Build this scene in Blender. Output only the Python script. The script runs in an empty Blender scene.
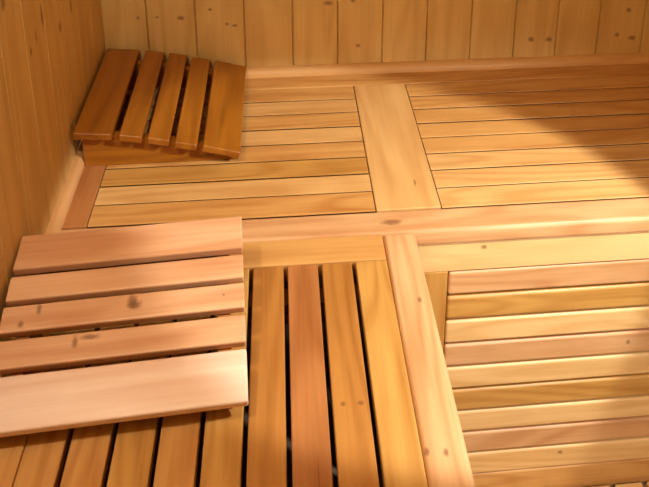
import bpy, bmesh, math, random
from mathutils import Vector, Matrix

C = bpy.context.scene.collection
S = bpy.context.scene

# ------------------------------------------------------------------ camera
cd = bpy.data.cameras.new('camera')
cam = bpy.data.objects.new('camera', cd)
C.objects.link(cam)
R = Matrix(((0.9943588, 0.0204885, -0.1040711),
            (-0.1049263, 0.3336189, -0.9368505),
            (0.0155254, 0.9424853, 0.3338867)))
cam.matrix_world = Matrix.Translation((0.4588, -2.0048, 1.0903)) @ R.to_4x4()
cd.sensor_fit = 'HORIZONTAL'
cd.sensor_width = 36.0
cd.lens = 828.18 / 649 * 36.0
cd.shift_x = (324.5 - 366.65) / 649          # the photograph is the lower part of a taller frame
cd.shift_y = (-59.75 - 243.5) / 649
cd.clip_start = 0.02
S.camera = cam

# ------------------------------------------------------------------ light and exposure
S.view_settings.view_transform = 'Standard'
S.view_settings.look = 'None'
S.view_settings.gamma = 1.0
S.view_settings.use_curve_mapping = False
S.view_settings.exposure = -0.08

w = bpy.data.worlds.new('world')
S.world = w
w.use_nodes = True
w.node_tree.nodes['Background'].inputs[0].default_value = (1.0, 0.72, 0.45, 1)
w.node_tree.nodes['Background'].inputs[1].default_value = 0.0


def lamp(name, kind, loc, power, color, radius=0.03, aim=None, angle=None, blend=None):
    d = bpy.data.lights.new(name, kind)
    d.energy = power
    d.color = color
    d.shadow_soft_size = radius
    o = bpy.data.objects.new(name, d)
    C.objects.link(o)
    o.location = loc
    if aim:
        o.rotation_euler = (Vector(aim) - Vector(loc)).to_track_quat('-Z', 'Y').to_euler()
    if angle:
        d.spot_size = math.radians(angle)
        d.spot_blend = blend
    return o


# shaded sauna lamp on the right, its cone ends on the upper bench
lamp('shaded_lamp', 'SPOT', (1.40, -1.20, 0.95), 98, (1.0, 0.985, 0.91), 0.025, aim=(0.79, -0.735, 0.0), angle=46.5, blend=0.18)
# lamp on the left wall
lamp('wall_lamp', 'POINT', (0.10, -1.24, 1.10), 17, (1.0, 0.945, 0.82), 0.02)
# added fill spot low behind the camera, aimed at the slatted bench front
lamp('front_fill', 'SPOT', (1.35, -2.15, 0.45), 60, (1.0, 0.98, 0.90), 0.05, aim=(1.05, -0.66, -0.45), angle=46, blend=0.6)
# weak point light added as fill, stands for no real fitting
lamp('room_fill', 'POINT', (1.25, -1.95, 1.20), 1.5, (1.0, 0.96, 0.86), 0.10)


# ------------------------------------------------------------------ materials
def srgb(r, g, b):
    f = lambda c: c / 12.92 if c <= 0.04045 else ((c + 0.055) / 1.055) ** 2.4
    return (f(r / 255), f(g / 255), f(b / 255), 1)


def wood(name, light, dark, axis='X', knots=(), rough=0.42, ring=9.0, contrast=1.0, random_shift=True, knot_color=(0.18, 0.065, 0.02, 1), coat=0.0):
    """boards of pine or alder: grain along one axis of the object, optional knots at (centre, radii)"""
    m = bpy.data.materials.new(name)
    m.use_nodes = True
    nt = m.node_tree
    N, L = nt.nodes, nt.links
    bs = N['Principled BSDF']
    bs.inputs['Roughness'].default_value = rough
    bs.inputs['Coat Weight'].default_value = coat
    bs.inputs['Coat Roughness'].default_value = 0.25
    tc = N.new('ShaderNodeTexCoord')
    src = tc.outputs['Object']
    if random_shift:
        oi = N.new('ShaderNodeObjectInfo')
        mul = N.new('ShaderNodeVectorMath'); mul.operation = 'SCALE'
        cmb = N.new('ShaderNodeCombineXYZ')
        for i in range(3):
            L.new(oi.outputs['Random'], cmb.inputs[i])
        L.new(cmb.outputs[0], mul.inputs[0]); mul.inputs['Scale'].default_value = 31.0
        add = N.new('ShaderNodeVectorMath'); add.operation = 'ADD'
        L.new(src, add.inputs[0]); L.new(mul.outputs[0], add.inputs[1])
        src = add.outputs[0]
    i = 'XYZ'.index(axis)

    def noise(along, across, detail, rgh=0.5, dist=0.0):
        mp = N.new('ShaderNodeMapping')
        sc = [across] * 3; sc[i] = along
        mp.inputs['Scale'].default_value = sc
        L.new(src, mp.inputs['Vector'])
        n = N.new('ShaderNodeTexNoise')
        n.inputs['Scale'].default_value = 1.0
        n.inputs['Detail'].default_value = detail
        n.inputs['Roughness'].default_value = rgh
        n.inputs['Distortion'].default_value = dist
        L.new(mp.outputs[0], n.inputs['Vector'])
        return n.outputs['Fac']

    def math_node(op, a, b=None, clamp=False):
        n = N.new('ShaderNodeMath'); n.operation = op; n.use_clamp = clamp
        for k, v in enumerate((a, b)):
            if v is None: continue
            if isinstance(v, (int, float)): n.inputs[k].default_value = v
            else: L.new(v, n.inputs[k])
        return n.outputs[0]

    base = noise(1.1, 9.0, 1.0, 0.4, 0.4)
    rings = math_node('SINE', math_node('MULTIPLY', base, ring * 6.283))
    rings = math_node('MULTIPLY_ADD', rings, 0.5); rings.node.inputs[2].default_value = 0.5
    rings = math_node('POWER', rings, 1.6)
    fib = noise(5.0, 150.0, 3.0, 0.6)
    blot = noise(3.5, 14.0, 3.0, 0.55)
    f = math_node('MULTIPLY', rings, 0.42)
    f = math_node('ADD', f, math_node('MULTIPLY', math_node('SUBTRACT', fib, 0.32), 0.8))
    f = math_node('ADD', f, math_node('MULTIPLY', math_node('SUBTRACT', blot, 0.38), 1.1))
    f = math_node('MULTIPLY', f, contrast, True)
    mix = N.new('ShaderNodeMix'); mix.data_type = 'RGBA'
    mix.inputs['A'].default_value = light
    mix.inputs['B'].default_value = dark
    L.new(f, mix.inputs['Factor'])
    col = mix.outputs['Result']
    for (kc, kr) in knots:                      # knots: small brown ellipses of the wood itself
        mp = N.new('ShaderNodeMapping'); mp.vector_type = 'POINT'
        mp.inputs['Location'].default_value = [-c / r for c, r in zip(kc, kr)]
        mp.inputs['Scale'].default_value = [1 / r for r in kr]
        L.new(tc.outputs['Object'], mp.inputs['Vector'])
        nz = N.new('ShaderNodeTexNoise'); nz.inputs['Scale'].default_value = 1.3; nz.inputs['Detail'].default_value = 2
        L.new(mp.outputs[0], nz.inputs['Vector'])
        ln = N.new('ShaderNodeVectorMath'); ln.operation = 'LENGTH'
        L.new(mp.outputs[0], ln.inputs[0])
        dd = math_node('ADD', ln.outputs['Value'], math_node('MULTIPLY', math_node('SUBTRACT', nz.outputs['Fac'], 0.5), 1.1))
        mr = N.new('ShaderNodeMapRange')
        mr.inputs['From Min'].default_value = 1.35; mr.inputs['From Max'].default_value = 0.55
        mr.inputs['To Min'].default_value = 0.0; mr.inputs['To Max'].default_value = 0.7
        L.new(dd, mr.inputs['Value'])
        mk = N.new('ShaderNodeMix'); mk.data_type = 'RGBA'
        L.new(mr.outputs[0], mk.inputs['Factor'])
        L.new(col, mk.inputs['A']); mk.inputs['B'].default_value = knot_color
        col = mk.outputs['Result']
    L.new(col, bs.inputs['Base Color'])
    bp = N.new('ShaderNodeBump'); bp.inputs['Strength'].default_value = 0.10; bp.inputs['Distance'].default_value = 0.002
    L.new(fib, bp.inputs['Height'])
    L.new(bp.outputs[0], bs.inputs['Normal'])
    return m


HON = (srgb(214, 164, 96), srgb(178, 118, 56))      # honey alder
PALE = (srgb(236, 198, 138), srgb(212, 164, 98))     # pale yellow board
PINK = (srgb(220, 174, 124), srgb(190, 134, 84))     # pinkish board
RUST = (srgb(182, 122, 70), srgb(146, 86, 40))       # red-brown board
GOLD = (srgb(206, 158, 84), srgb(172, 118, 52))      # golden board
OAK = (srgb(174, 110, 28), srgb(134, 76, 10))        # old dark headrest
SKIN = (srgb(246, 222, 202), srgb(228, 186, 158))    # washed pink headrest
WALL = (srgb(224, 190, 120), srgb(196, 152, 84))     # pine cladding

AMBER = (srgb(184, 128, 62), srgb(150, 94, 38))      # darker varnished slats of the side bench
TONES = {'amber': AMBER, 'peach': (srgb(226, 180, 138), srgb(196, 136, 92)), 'straw': (srgb(222, 178, 114), srgb(192, 138, 76)), 'honey': HON, 'pale': PALE, 'pink': PINK, 'rust': RUST, 'gold': GOLD, 'oak': OAK, 'skin': SKIN}
_m = {}


def W(tone, axis, **k):
    key = (tone, axis, repr(k))
    if key not in _m:
        _m[key] = wood('%s_wood' % tone, *TONES[tone], axis=axis, **k)
    return _m[key]


# ------------------------------------------------------------------ helpers
def link(name, bm, mat, parent=None, loc=(0, 0, 0)):
    me = bpy.data.meshes.new(name)
    bmesh.ops.recalc_face_normals(bm, faces=bm.faces)
    bm.to_mesh(me)
    bm.free()
    me.materials.append(mat)
    o = bpy.data.objects.new(name, me)
    C.objects.link(o)
    o.location = loc
    if parent:
        o.parent = parent
    for p in me.polygons:
        p.use_smooth = False
    return o


def add_box(bm, x0, x1, y0, y1, z0, z1, r=0.0, seg=2):
    t = bmesh.new()
    bmesh.ops.create_cube(t, size=1)
    for v in t.verts:
        v.co = ((x0 + x1) / 2 + v.co.x * (x1 - x0), (y0 + y1) / 2 + v.co.y * (y1 - y0), (z0 + z1) / 2 + v.co.z * (z1 - z0))
    if r:
        bmesh.ops.bevel(t, geom=t.edges[:], offset=r, segments=seg, affect='EDGES', profile=0.5)
    me = bpy.data.meshes.new('t')
    t.to_mesh(me); t.free()
    bm.from_mesh(me)
    bpy.data.meshes.remove(me)


def board(name, mat, x0, x1, y0, y1, z0, z1, r=0.003, parent=None, seg=2):
    """one sawn board with eased edges, its origin at its centre"""
    c = ((x0 + x1) / 2, (y0 + y1) / 2, (z0 + z1) / 2)
    bm = bmesh.new()
    add_box(bm, x0 - c[0], x1 - c[0], y0 - c[1], y1 - c[1], z0 - c[2], z1 - c[2], r, seg)
    o = link(name, bm, mat, parent, c)
    smooth(o)
    return o


def bench_slat(name, mat, x0, x1, y0, y1, z0, z1, r, parent):
    """board lying along x with eased top edges and chamfered lower edges"""
    cx, cy, cz = (x0 + x1) / 2, (y0 + y1) / 2, (z0 + z1) / 2
    h, t, u = (y1 - y0) / 2, (z1 - z0) / 2, 0.012
    prof = [(-h + u, -t), (-h + 0.0004, t - r - 0.011), (-h, t - r), (-h + .3 * r, t - .3 * r), (-h + r, t)]
    prof[1] = (-h + u * .92, t - r - .011)  # undercut added to turn the sides from the lamps, keeps gaps dark
    prof += [(-a, b) for a, b in prof[::-1]]
    bm = bmesh.new()
    add_prism(bm, prof, 'X', x0 - cx, x1 - cx)
    return link(name, bm, mat, parent, (cx, cy, cz))


def smooth(o):
    me = o.data
    for p in me.polygons:
        p.use_smooth = p.area < 0.0
    return o


def add_prism(bm, prof, axis, a, b):
    """profile of 2-D points swept along an axis; prof in the other two axes in order"""
    def P(u, v, t):
        return {'X': (t, u, v), 'Y': (u, t, v), 'Z': (u, v, t)}[axis]
    A = [bm.verts.new(P(u, v, a)) for u, v in prof]
    B = [bm.verts.new(P(u, v, b)) for u, v in prof]
    n = len(prof)
    for i in range(n):
        bm.faces.new((A[i], A[(i + 1) % n], B[(i + 1) % n], B[i]))
    bm.faces.new(A); bm.faces.new(B[::-1])


def thing(name, label, cat, loc=(0, 0, 0), rz=0.0, group=None):
    o = bpy.data.objects.new(name, None)
    o.empty_display_size = 0.05
    C.objects.link(o)
    o.location = loc
    o.rotation_euler = (0, 0, rz)
    o['label'] = label
    o['category'] = cat
    if group:
        o['group'] = group
    return o


def sub(name, parent):
    o = bpy.data.objects.new(name, None)
    o.empty_display_size = 0.03
    C.objects.link(o)
    o.parent = parent
    return o


def struct(o):
    o['kind'] = 'structure'
    return o


FLOOR = -0.768
CEIL = 1.32
X1, Y1 = 2.05, -2.35                       # right wall, wall behind the photographer

# ------------------------------------------------------------------ room shell
def cladding(name, joints, axis, mat):
    """tongue and groove boards standing side by side: V joints between them. Face on the plane 0, room on the + side (local)"""
    bm = bmesh.new()
    v, d, t = 0.0024, 0.0062, 0.016
    for a, b in zip(joints[:-1], joints[1:]):
        pr = [(a, -t), (a, -d), (a + v, 0.0), (b - v, 0.0), (b, -d), (b, -t)]
        add_prism(bm, pr, 'Z', FLOOR - 0.02, CEIL + 0.02)
    return bm


WALLKNOTS = [((.137, 0, .175), (.004, .02, .003)), ((.198, 0, .171), (.009, .02, .006)), ((.274, 0, .193), (.005, .02, .004)),
             ((.316, 0, .150), (.005, .02, .004)), ((.336, 0, .145), (.007, .02, .004)), ((.089, 0, .175), (.004, .02, .004)),
             ((.663, 0, .074), (.006, .02, .005)), ((1.143, 0, .075), (.008, .02, .007)), ((1.194, 0, .073), (.009, .02, .007)),
             ((1.389, 0, .080), (.006, .02, .007)), ((1.414, 0, .155), (.007, .02, .006)), ((1.434, 0, .069), (.010, .02, .007)),
             ((.582, 0, .202), (.012, .02, .006)), ((.648, 0, .206), (.006, .02, .004))]
jb = [-0.016, .1107, .2349, .3612, .4876, .6078, .7286, .8494, .972, 1.0946, 1.2139, 1.3331, 1.4622, 1.585, 1.708, 1.83, 1.953, X1 + .016]
# (prism axis Z: profile (x, depth)); back wall faces -y, so depth is mirrored
bm = cladding('wall_back', jb, 'X', None)
for v in bm.verts:
    v.co.y = -v.co.y
struct(link('wall_back', bm, wood('pine_cladding', *WALL, axis='Z', knots=WALLKNOTS, random_shift=False, ring=5.0, contrast=0.8, rough=0.5)))
LEFTKNOTS = [((0, -.384, .335), (.02, .008, .012)), ((0, -.493, .41), (.02, .008, .02)), ((0, -.283, .338), (.02, .006, .015)),
             ((0, -.545, .391), (.02, .004, .014)), ((0, -.584, .38), (.02, .006, .008)), ((0, -.69, .524), (.02, .01, .012))]
jl = [0.0] + [-.118 - .1222 * k for k in range(18)] + [Y1 - .016]
bm = cladding('wall_left', sorted(jl), 'Y', None)
for v in bm.verts:
    v.co = (v.co.y, v.co.x, v.co.z)
struct(link('wall_left', bm, wood('pine_cladding_side', *WALL, axis='Z', knots=LEFTKNOTS, random_shift=False, ring=5.0, contrast=0.8, rough=0.5)))
bm = cladding('wall_right', [0.0] + [-.1222 * k for k in range(1, 19)][::1] + [Y1 - .016], 'Y', None)
bm.free()
bm = cladding('wall_right', sorted([0.0] + [-.1222 * k for k in range(1, 19)] + [Y1 - .016]), 'Y', None)
for v in bm.verts:
    v.co = (X1 - v.co.y, v.co.x, v.co.z)
PW = wood('pine_cladding_plain', *WALL, axis='Z', random_shift=False, ring=5.0, contrast=0.8, rough=0.5)
struct(link('wall_right', bm, PW))
bm = cladding('wall_front', [-.016 + (X1 + .032) * k / 17 for k in range(18)], 'X', None)
for v in bm.verts:
    v.co.y = Y1 + v.co.y
struct(link('wall_front', bm, PW))
bm = bmesh.new()
n = 19
for k in range(n):
    a, b = Y1 - .016 + (-Y1 + .032) * k / n, Y1 - .016 + (-Y1 + .032) * (k + 1) / n
    add_prism(bm, [(a, CEIL + .016), (a, CEIL + .004), (a + .0026, CEIL), (b - .0026, CEIL), (b, CEIL + .004), (b, CEIL + .016)], 'X', -.016, X1 + .016)
struct(link('ceiling', bm, wood('pine_ceiling', *WALL, axis='X', random_shift=False, ring=5.0, contrast=0.8, rough=0.5)))
bm = bmesh.new()
add_box(bm, -.02, X1 + .02, Y1 - .02, .02, FLOOR - .05, FLOOR)
mf = bpy.data.materials.new('floor_concrete'); mf.use_nodes = True
mf.node_tree.nodes['Principled BSDF'].inputs['Base Color'].default_value = srgb(120, 100, 84)
mf.node_tree.nodes['Principled BSDF'].inputs['Roughness'].default_value = 0.8
nz = mf.node_tree.nodes.new('ShaderNodeTexNoise'); nz.inputs['Scale'].default_value = 60
bpn = mf.node_tree.nodes.new('ShaderNodeBump'); bpn.inputs['Strength'].default_value = .2
mf.node_tree.links.new(nz.outputs['Fac'], bpn.inputs['Height'])
mf.node_tree.links.new(bpn.outputs[0], mf.node_tree.nodes['Principled BSDF'].inputs['Normal'])
struct(link('floor', bm, mf))

# quarter-round trims along the walls on the bench
def quarter(w, h):
    p = [(0, 0), (w, 0), (w, .006)]
    for k in range(1, 8):
        a = math.pi / 2 * k / 8
        p.append((w * .25 + w * .75 * math.cos(a), .006 + (h - .006) * math.sin(a)))
    p += [(w * .25, h), (0, h)]
    return p
bm = bmesh.new()
add_prism(bm, [(-u, v) for u, v in quarter(.0245, .0219)], 'X', 0.0195, X1)
for f in bm.faces: f.smooth = False
struct(link('trim_1', bm, wood('trim_pine', srgb(226, 180, 118), srgb(204, 148, 86), axis='X', ring=4, contrast=.7)))
bm = bmesh.new()
add_prism(bm, quarter(.0195, .0219), 'Y', -.757, 0.0)
struct(link('trim_2', bm, wood('trim_pine_side', srgb(226, 178, 122), srgb(196, 140, 84), axis='Y', ring=4, contrast=.7)))

# ------------------------------------------------------------------ bench along the back wall
T = 0.024            # slat thickness
FR = 0.038           # thickness of the frame boards
rng = random.Random(4)
FRONT = -0.6705
bench = thing('corner_bench', 'long slatted bench running along the back wall with a wide middle board', 'bench', (0.9, -0.335, FLOOR))


def adopt(o, parent, base):
    o.parent = parent
    o.matrix_parent_inverse = Matrix.Identity(4)
    o.location = Vector(o.location) - Vector(base)
    return o


BB = (0.9, -0.335, FLOOR)


def bb(name, mat, *a, r=0.003, parent=None, seg=2):
    o = bench_slat(name, mat, *a, r, None) if name == 'slat' else board(name, mat, *a, r=r, seg=seg)
    return adopt(o, parent or bench, BB)


bb('back_rail', W('honey', 'X'), 0.001, X1 - .002, -.0825, -.001, -FR, 0)
bb('left_stile', W('rust', 'Y'), 0.001, .0655, -.5985, -.0835, -FR, 0, r=.002)
bb('middle_board', W('straw', 'Y', knots=[((.026, -.172, 0), (.0022, .012, .05))], contrast=.8, ring=5), .6445, .7795, -.5985, -.0832, -FR, 0.0006, r=.002)
fr = bb('front_rail', W('pink', 'X', knots=[((.6714 - 1.025, -.003, 0.02), (.020, .008, .05))]), 0.001, X1 - .002, FRONT, -.5998, -FR, 0, r=.009, seg=4)
pl = sub('left_slat_panel', bench)
pr_ = sub('right_slat_panel', bench)
tl = ['honey', 'straw', 'honey', 'straw', 'honey', 'gold', 'straw', 'honey']
tr = ['honey', 'honey', 'honey', 'honey', 'honey', 'straw', 'straw', 'straw']
ys = -.0843
pit = (.5987 - .0843) / 8
gl = [.003, .0056, .0034, .0052, .0036, .0052, .006, .0046]
gr = [.0030, .0054, .0036, .0062, .0034, .0054, .0044, .0034]
for k in range(8):
    a, b = ys - pit * k, ys - pit * (k + 1)
    if k == 7: b, gl[7], gr[7] = -.5994, .0008, .0008
    bb('slat', W(tl[k], 'X'), .0676, .6425, b + gl[k] / 2, a - gl[k] / 2, -T, -.0004 - .001 * rng.random(), r=.0014, parent=pl)
    bb('slat', W(tr[k], 'X'), .7817, X1 - .06, b + gr[k] / 2, a - gr[k] / 2, -T, -.0004 - .001 * rng.random(), r=.0014, parent=pr_)
bb('right_stile', W('rust', 'Y'), X1 - .059, X1 - .002, -.5985, -.0835, -FR, 0)
# bearers and legs under the boards
for xb in (.03, .70, 1.35, 1.98):
    bb('bearer', W('rust', 'Y'), xb - .02, xb + .02, -.59, -.03, -.085, -FR - .0002)
    for yb in (-.56, -.06):
        bb('leg', W('rust', 'Z'), xb - .022, xb + .022, yb - .022, yb + .022, FLOOR, -.0852)

# ------------------------------------------------------------------ bench along the left wall
sb = thing('side_bench', 'lower-left bench of lengthwise slats with open gaps along the left wall', 'bench', (.36, -1.4, FLOOR))
SBASE = (.36, -1.4, FLOOR)
YE = Y1 + .12
HF, HB = -.7417, -.672


def sbb(name, mat, *a, r=0.003, parent=None, seg=2):
    return adopt(board(name, mat, *a, r=r, seg=seg), parent or sb, SBASE)


sbb('cross_rail', W('honey', 'X', ring=5, contrast=.8), .001, .6468, HF, HB, -FR, 0, r=.002)
sbb('left_stile', W('honey', 'Y'), .001, .0784, YE, HF - .0005, -FR, 0, r=.002)
RC = ((.6478 + .7132) / 2, (YE + HB) / 2, -FR / 2)
rk = [(.654, -1.143), (.681, -1.147), (.692, -.8515)]
sbb('edge_rail', W('pink', 'Y', knots=[((x - RC[0], y - RC[1], .02), (.004, .006, .05)) for x, y in rk]), .6478, .7132, YE, HB, -FR, 0.0008, r=.008, seg=4)
sp = sub('slat_panel', sb)
ts = ['honey', 'honey', 'gold', 'honey', 'gold', 'amber', 'rust', 'amber', 'gold']
SKN = {7: [((.5401, -1.0506), (.004, .004)), ((.5677, -1.0514), (.005, .004))], 6: [((.4973, -1.165), (.0012, .030))]}
for k in range(9):
    x0 = .0790 + .0636 * k
    x1 = x0 + .0560
    if k == 8: x1 = .6470
    c = ((x0 + x1) / 2, (YE + HF) / 2)
    kn = [((p[0] - c[0], p[1] - c[1], .012), (q[0], q[1], .05)) for p, q in SKN.get(k, [])]
    sbb('slat', W(ts[k], 'Y', knots=kn), x0, x1, YE, HF - .0012, -T, -.0003 - .001 * rng.random(), r=.0022, parent=sp)
for yb in (-.78, -1.45, YE + .04):
    sbb('bearer', W('rust', 'X'), .01, .68, yb - .02, yb + .02, -.085, -FR - .0002)
    for xb in (.035, .655):
        sbb('leg', W('rust', 'Z'), xb - .022, xb + .022, yb - .022, yb + .022, FLOOR, -.0852)
spn = sub('side_panel', sb)
for k in range(10):
    z1 = -.044 - .0642 * k
    sbb('slat', W(['honey', 'pale', 'pink', 'gold'][k % 4], 'Y'), .684, .700, YE + .002, -.6735, z1 - .0605, z1, r=.003, parent=spn)

# ------------------------------------------------------------------ slatted front of the back bench
fp = thing('bench_front', 'upright slatted front below the edge of the back bench at lower right', 'panel', (1.35, -.65, FLOOR))
FB = (1.35, -.65, FLOOR)


def fb(name, mat, *a, r=0.003, parent=None, seg=2):
    return adopt(board(name, mat, *a, r=r, seg=seg), parent or fp, FB)


YF = -.6645
TC = ((.7012 + X1 - .004) / 2, 0, -.0725)
fb('top_rail', W('pale', 'X', contrast=.6, knots=[((.8574 - TC[0], -.01, -.0516 - TC[2]), (.006, .05, .005))]), .7012, X1 - .004, YF, -.642, -.1085, -.0385, r=.002)
fb('left_stile', W('gold', 'Z'), .7012, .7862, YF, -.642, FLOOR + .0005, -.109, r=.002)
panel = sub('slat_panel', fp)
tk = ['pink', 'gold', 'pale', 'pink', 'pale', 'gold', 'pale', 'pink', 'pale', 'honey']
FK = {8: [((1.0731, -.6424), (.006, .005))], 3: [((1.196, -.330), (.004, .006))]}
for k in range(10):
    z1 = -.1117 - .0642 * k
    z0 = z1 - .0642 + (.0066 if k != 8 else .0016)
    if k == 9: z0 = FLOOR + .0005
    kn = [((p[0] - (.788 + X1 - .004) / 2, -.01, p[1] - (z0 + z1) / 2), (q[0], .05, q[1])) for p, q in FK.get(k, [])]
    fb('slat', W(tk[k], 'X', knots=kn), .788, X1 - .004, YF, -.644, z0, z1, r=.006, parent=panel, seg=4)

# ------------------------------------------------------------------ duckboard on the floor
db = thing('duckboard', 'wooden duckboard on the floor in front of the slatted panel, bottom right corner', 'duckboard', (1.45, -1.2, FLOOR))
DB = (1.45, -1.2, FLOOR)
dsp = sub('slat_panel', db)
x = 1.137 - .0775 * 4
while x < X1 - .08:
    o = board('slat', W('pale', 'Y', contrast=.7), x, x + .0655, -1.8, -.6695, -.755, -.737 - .0, r=.003)
    o.location.z += -.754 + .737
    adopt(o, dsp, DB)
    x += .0775
for yb in (-.78, -1.2, -1.7):
    o = board('bearer', W('honey', 'X'), .85, X1 - .06, yb - .02, yb + .02, FLOOR + .0002, -.7722 + .0)
    bpy.data.objects.remove(o)

# ------------------------------------------------------------------ headrests
U = [(.010, .090, .1000, .0930), (.105, .153, .0910, .0830), (.164, .210, .0815, .0715), (.221, .268, .0675, .0570), (.280, .360, .0550, .0330)]
TH = 0.0165


def headrest(label, loc, rz, su, sl, z_of, tone, tone_frame, off, knots=None, tones=None, reach=.325):
    """wedge headrest: local x runs down the slope, local y along the slats"""
    h = thing('headrest', label, 'headrest', loc, rz, 'wedge headrests on the benches')
    for k, (a, b, za, zb) in enumerate(U):
        a, b = (a - .010) * su, (b - .010) * su
        za, zb = z_of(za), z_of(zb)
        cx, cz = (a + b) / 2, (za + zb) / 2
        d = Vector((b - a, 0, zb - za)); n = Vector((-d.z, 0, d.x)).normalized()
        ln = d.length
        bm = bmesh.new()
        add_box(bm, -ln / 2, ln / 2, 0, sl, -TH, 0, .0032, 3)
        M = Matrix(((d.x / ln, 0, n.x, cx), (0, 1, 0, 0), (d.z / ln, 0, n.z, cz), (0, 0, 0, 1)))
        bmesh.ops.transform(bm, matrix=M, verts=bm.verts)
        c = Vector((cx, sl / 2, cz))
        for v in bm.verts: v.co -= c
        kn = [((p[0] - c.x, p[1] - c.y, 0), (q[0], q[1], .05)) for p, q in (knots or {}).get(k, [])]
        o = link('slat', bm, W(tones[k] if tones else tone, 'Y', knots=kn, ring=6), h, c)
    # two side boards cut to the curve and a board under the high end
    def under(u):
        best = None
        for (a, b, za, zb) in U:
            A, B = (a - .010) * su, (b - .010) * su
            za_, zb_ = z_of(za), z_of(zb)
            t = (u - A) / (B - A)
            dd = 0 if 0 <= t <= 1 else min(abs(u - A), abs(u - B))
            z = za_ + (zb_ - za_) * t
            if best is None or dd < best[0]: best = (dd, z)
        return best[1] - TH * 1.06 - .0012
    us = [off + (reach * su - off) * k / 28 for k in range(29)]
    for y0 in (.024, sl - .044):
        prof = [(u, under(u)) for u in us] + [(us[-1], 0.0006), (us[0], 0.0006)]
        bm = bmesh.new()
        add_prism(bm, prof, 'Y', y0, y0 + .020)
        link('side_board', bm, W(tone_frame, 'X'), h)
    bm = bmesh.new()
    add_box(bm, off, off + .018, .0445, sl - .0445, .0006, under(off + .009) - .004, .002)
    link('end_board', bm, W(tone_frame, 'Y'), h)
    return h


headrest('dark orange-brown slatted wedge headrest in the back corner, high side to the left wall',
         (.0085, -.4175, 0), 0.0, 1.012, .401, lambda z: z, 'oak', 'oak', .0125, reach=.343)
headrest('pale pinkish slatted wedge headrest on the side bench, nearest the front left',
         (.0014, -.7625, 0), -math.pi / 2 + .0587, .936, .3785, lambda z: .0365 + (z - .033) * 1.17, 'skin', 'rust', .012,  # frame tone darkened to put shade into the slat gaps
         knots={2: [((.158, .200), (.012, .007)), ((.164, .204), (.007, .010)), ((.154, .056), (.009, .0035)), ((.176, .032), (.005, .004)), ((.163, .345), (.002, .002))],
                3: [((.207, .140), (.004, .013)), ((.213, .118), (.009, .004))]},
         tones=['peach', 'peach', 'peach', 'peach', 'skin'])
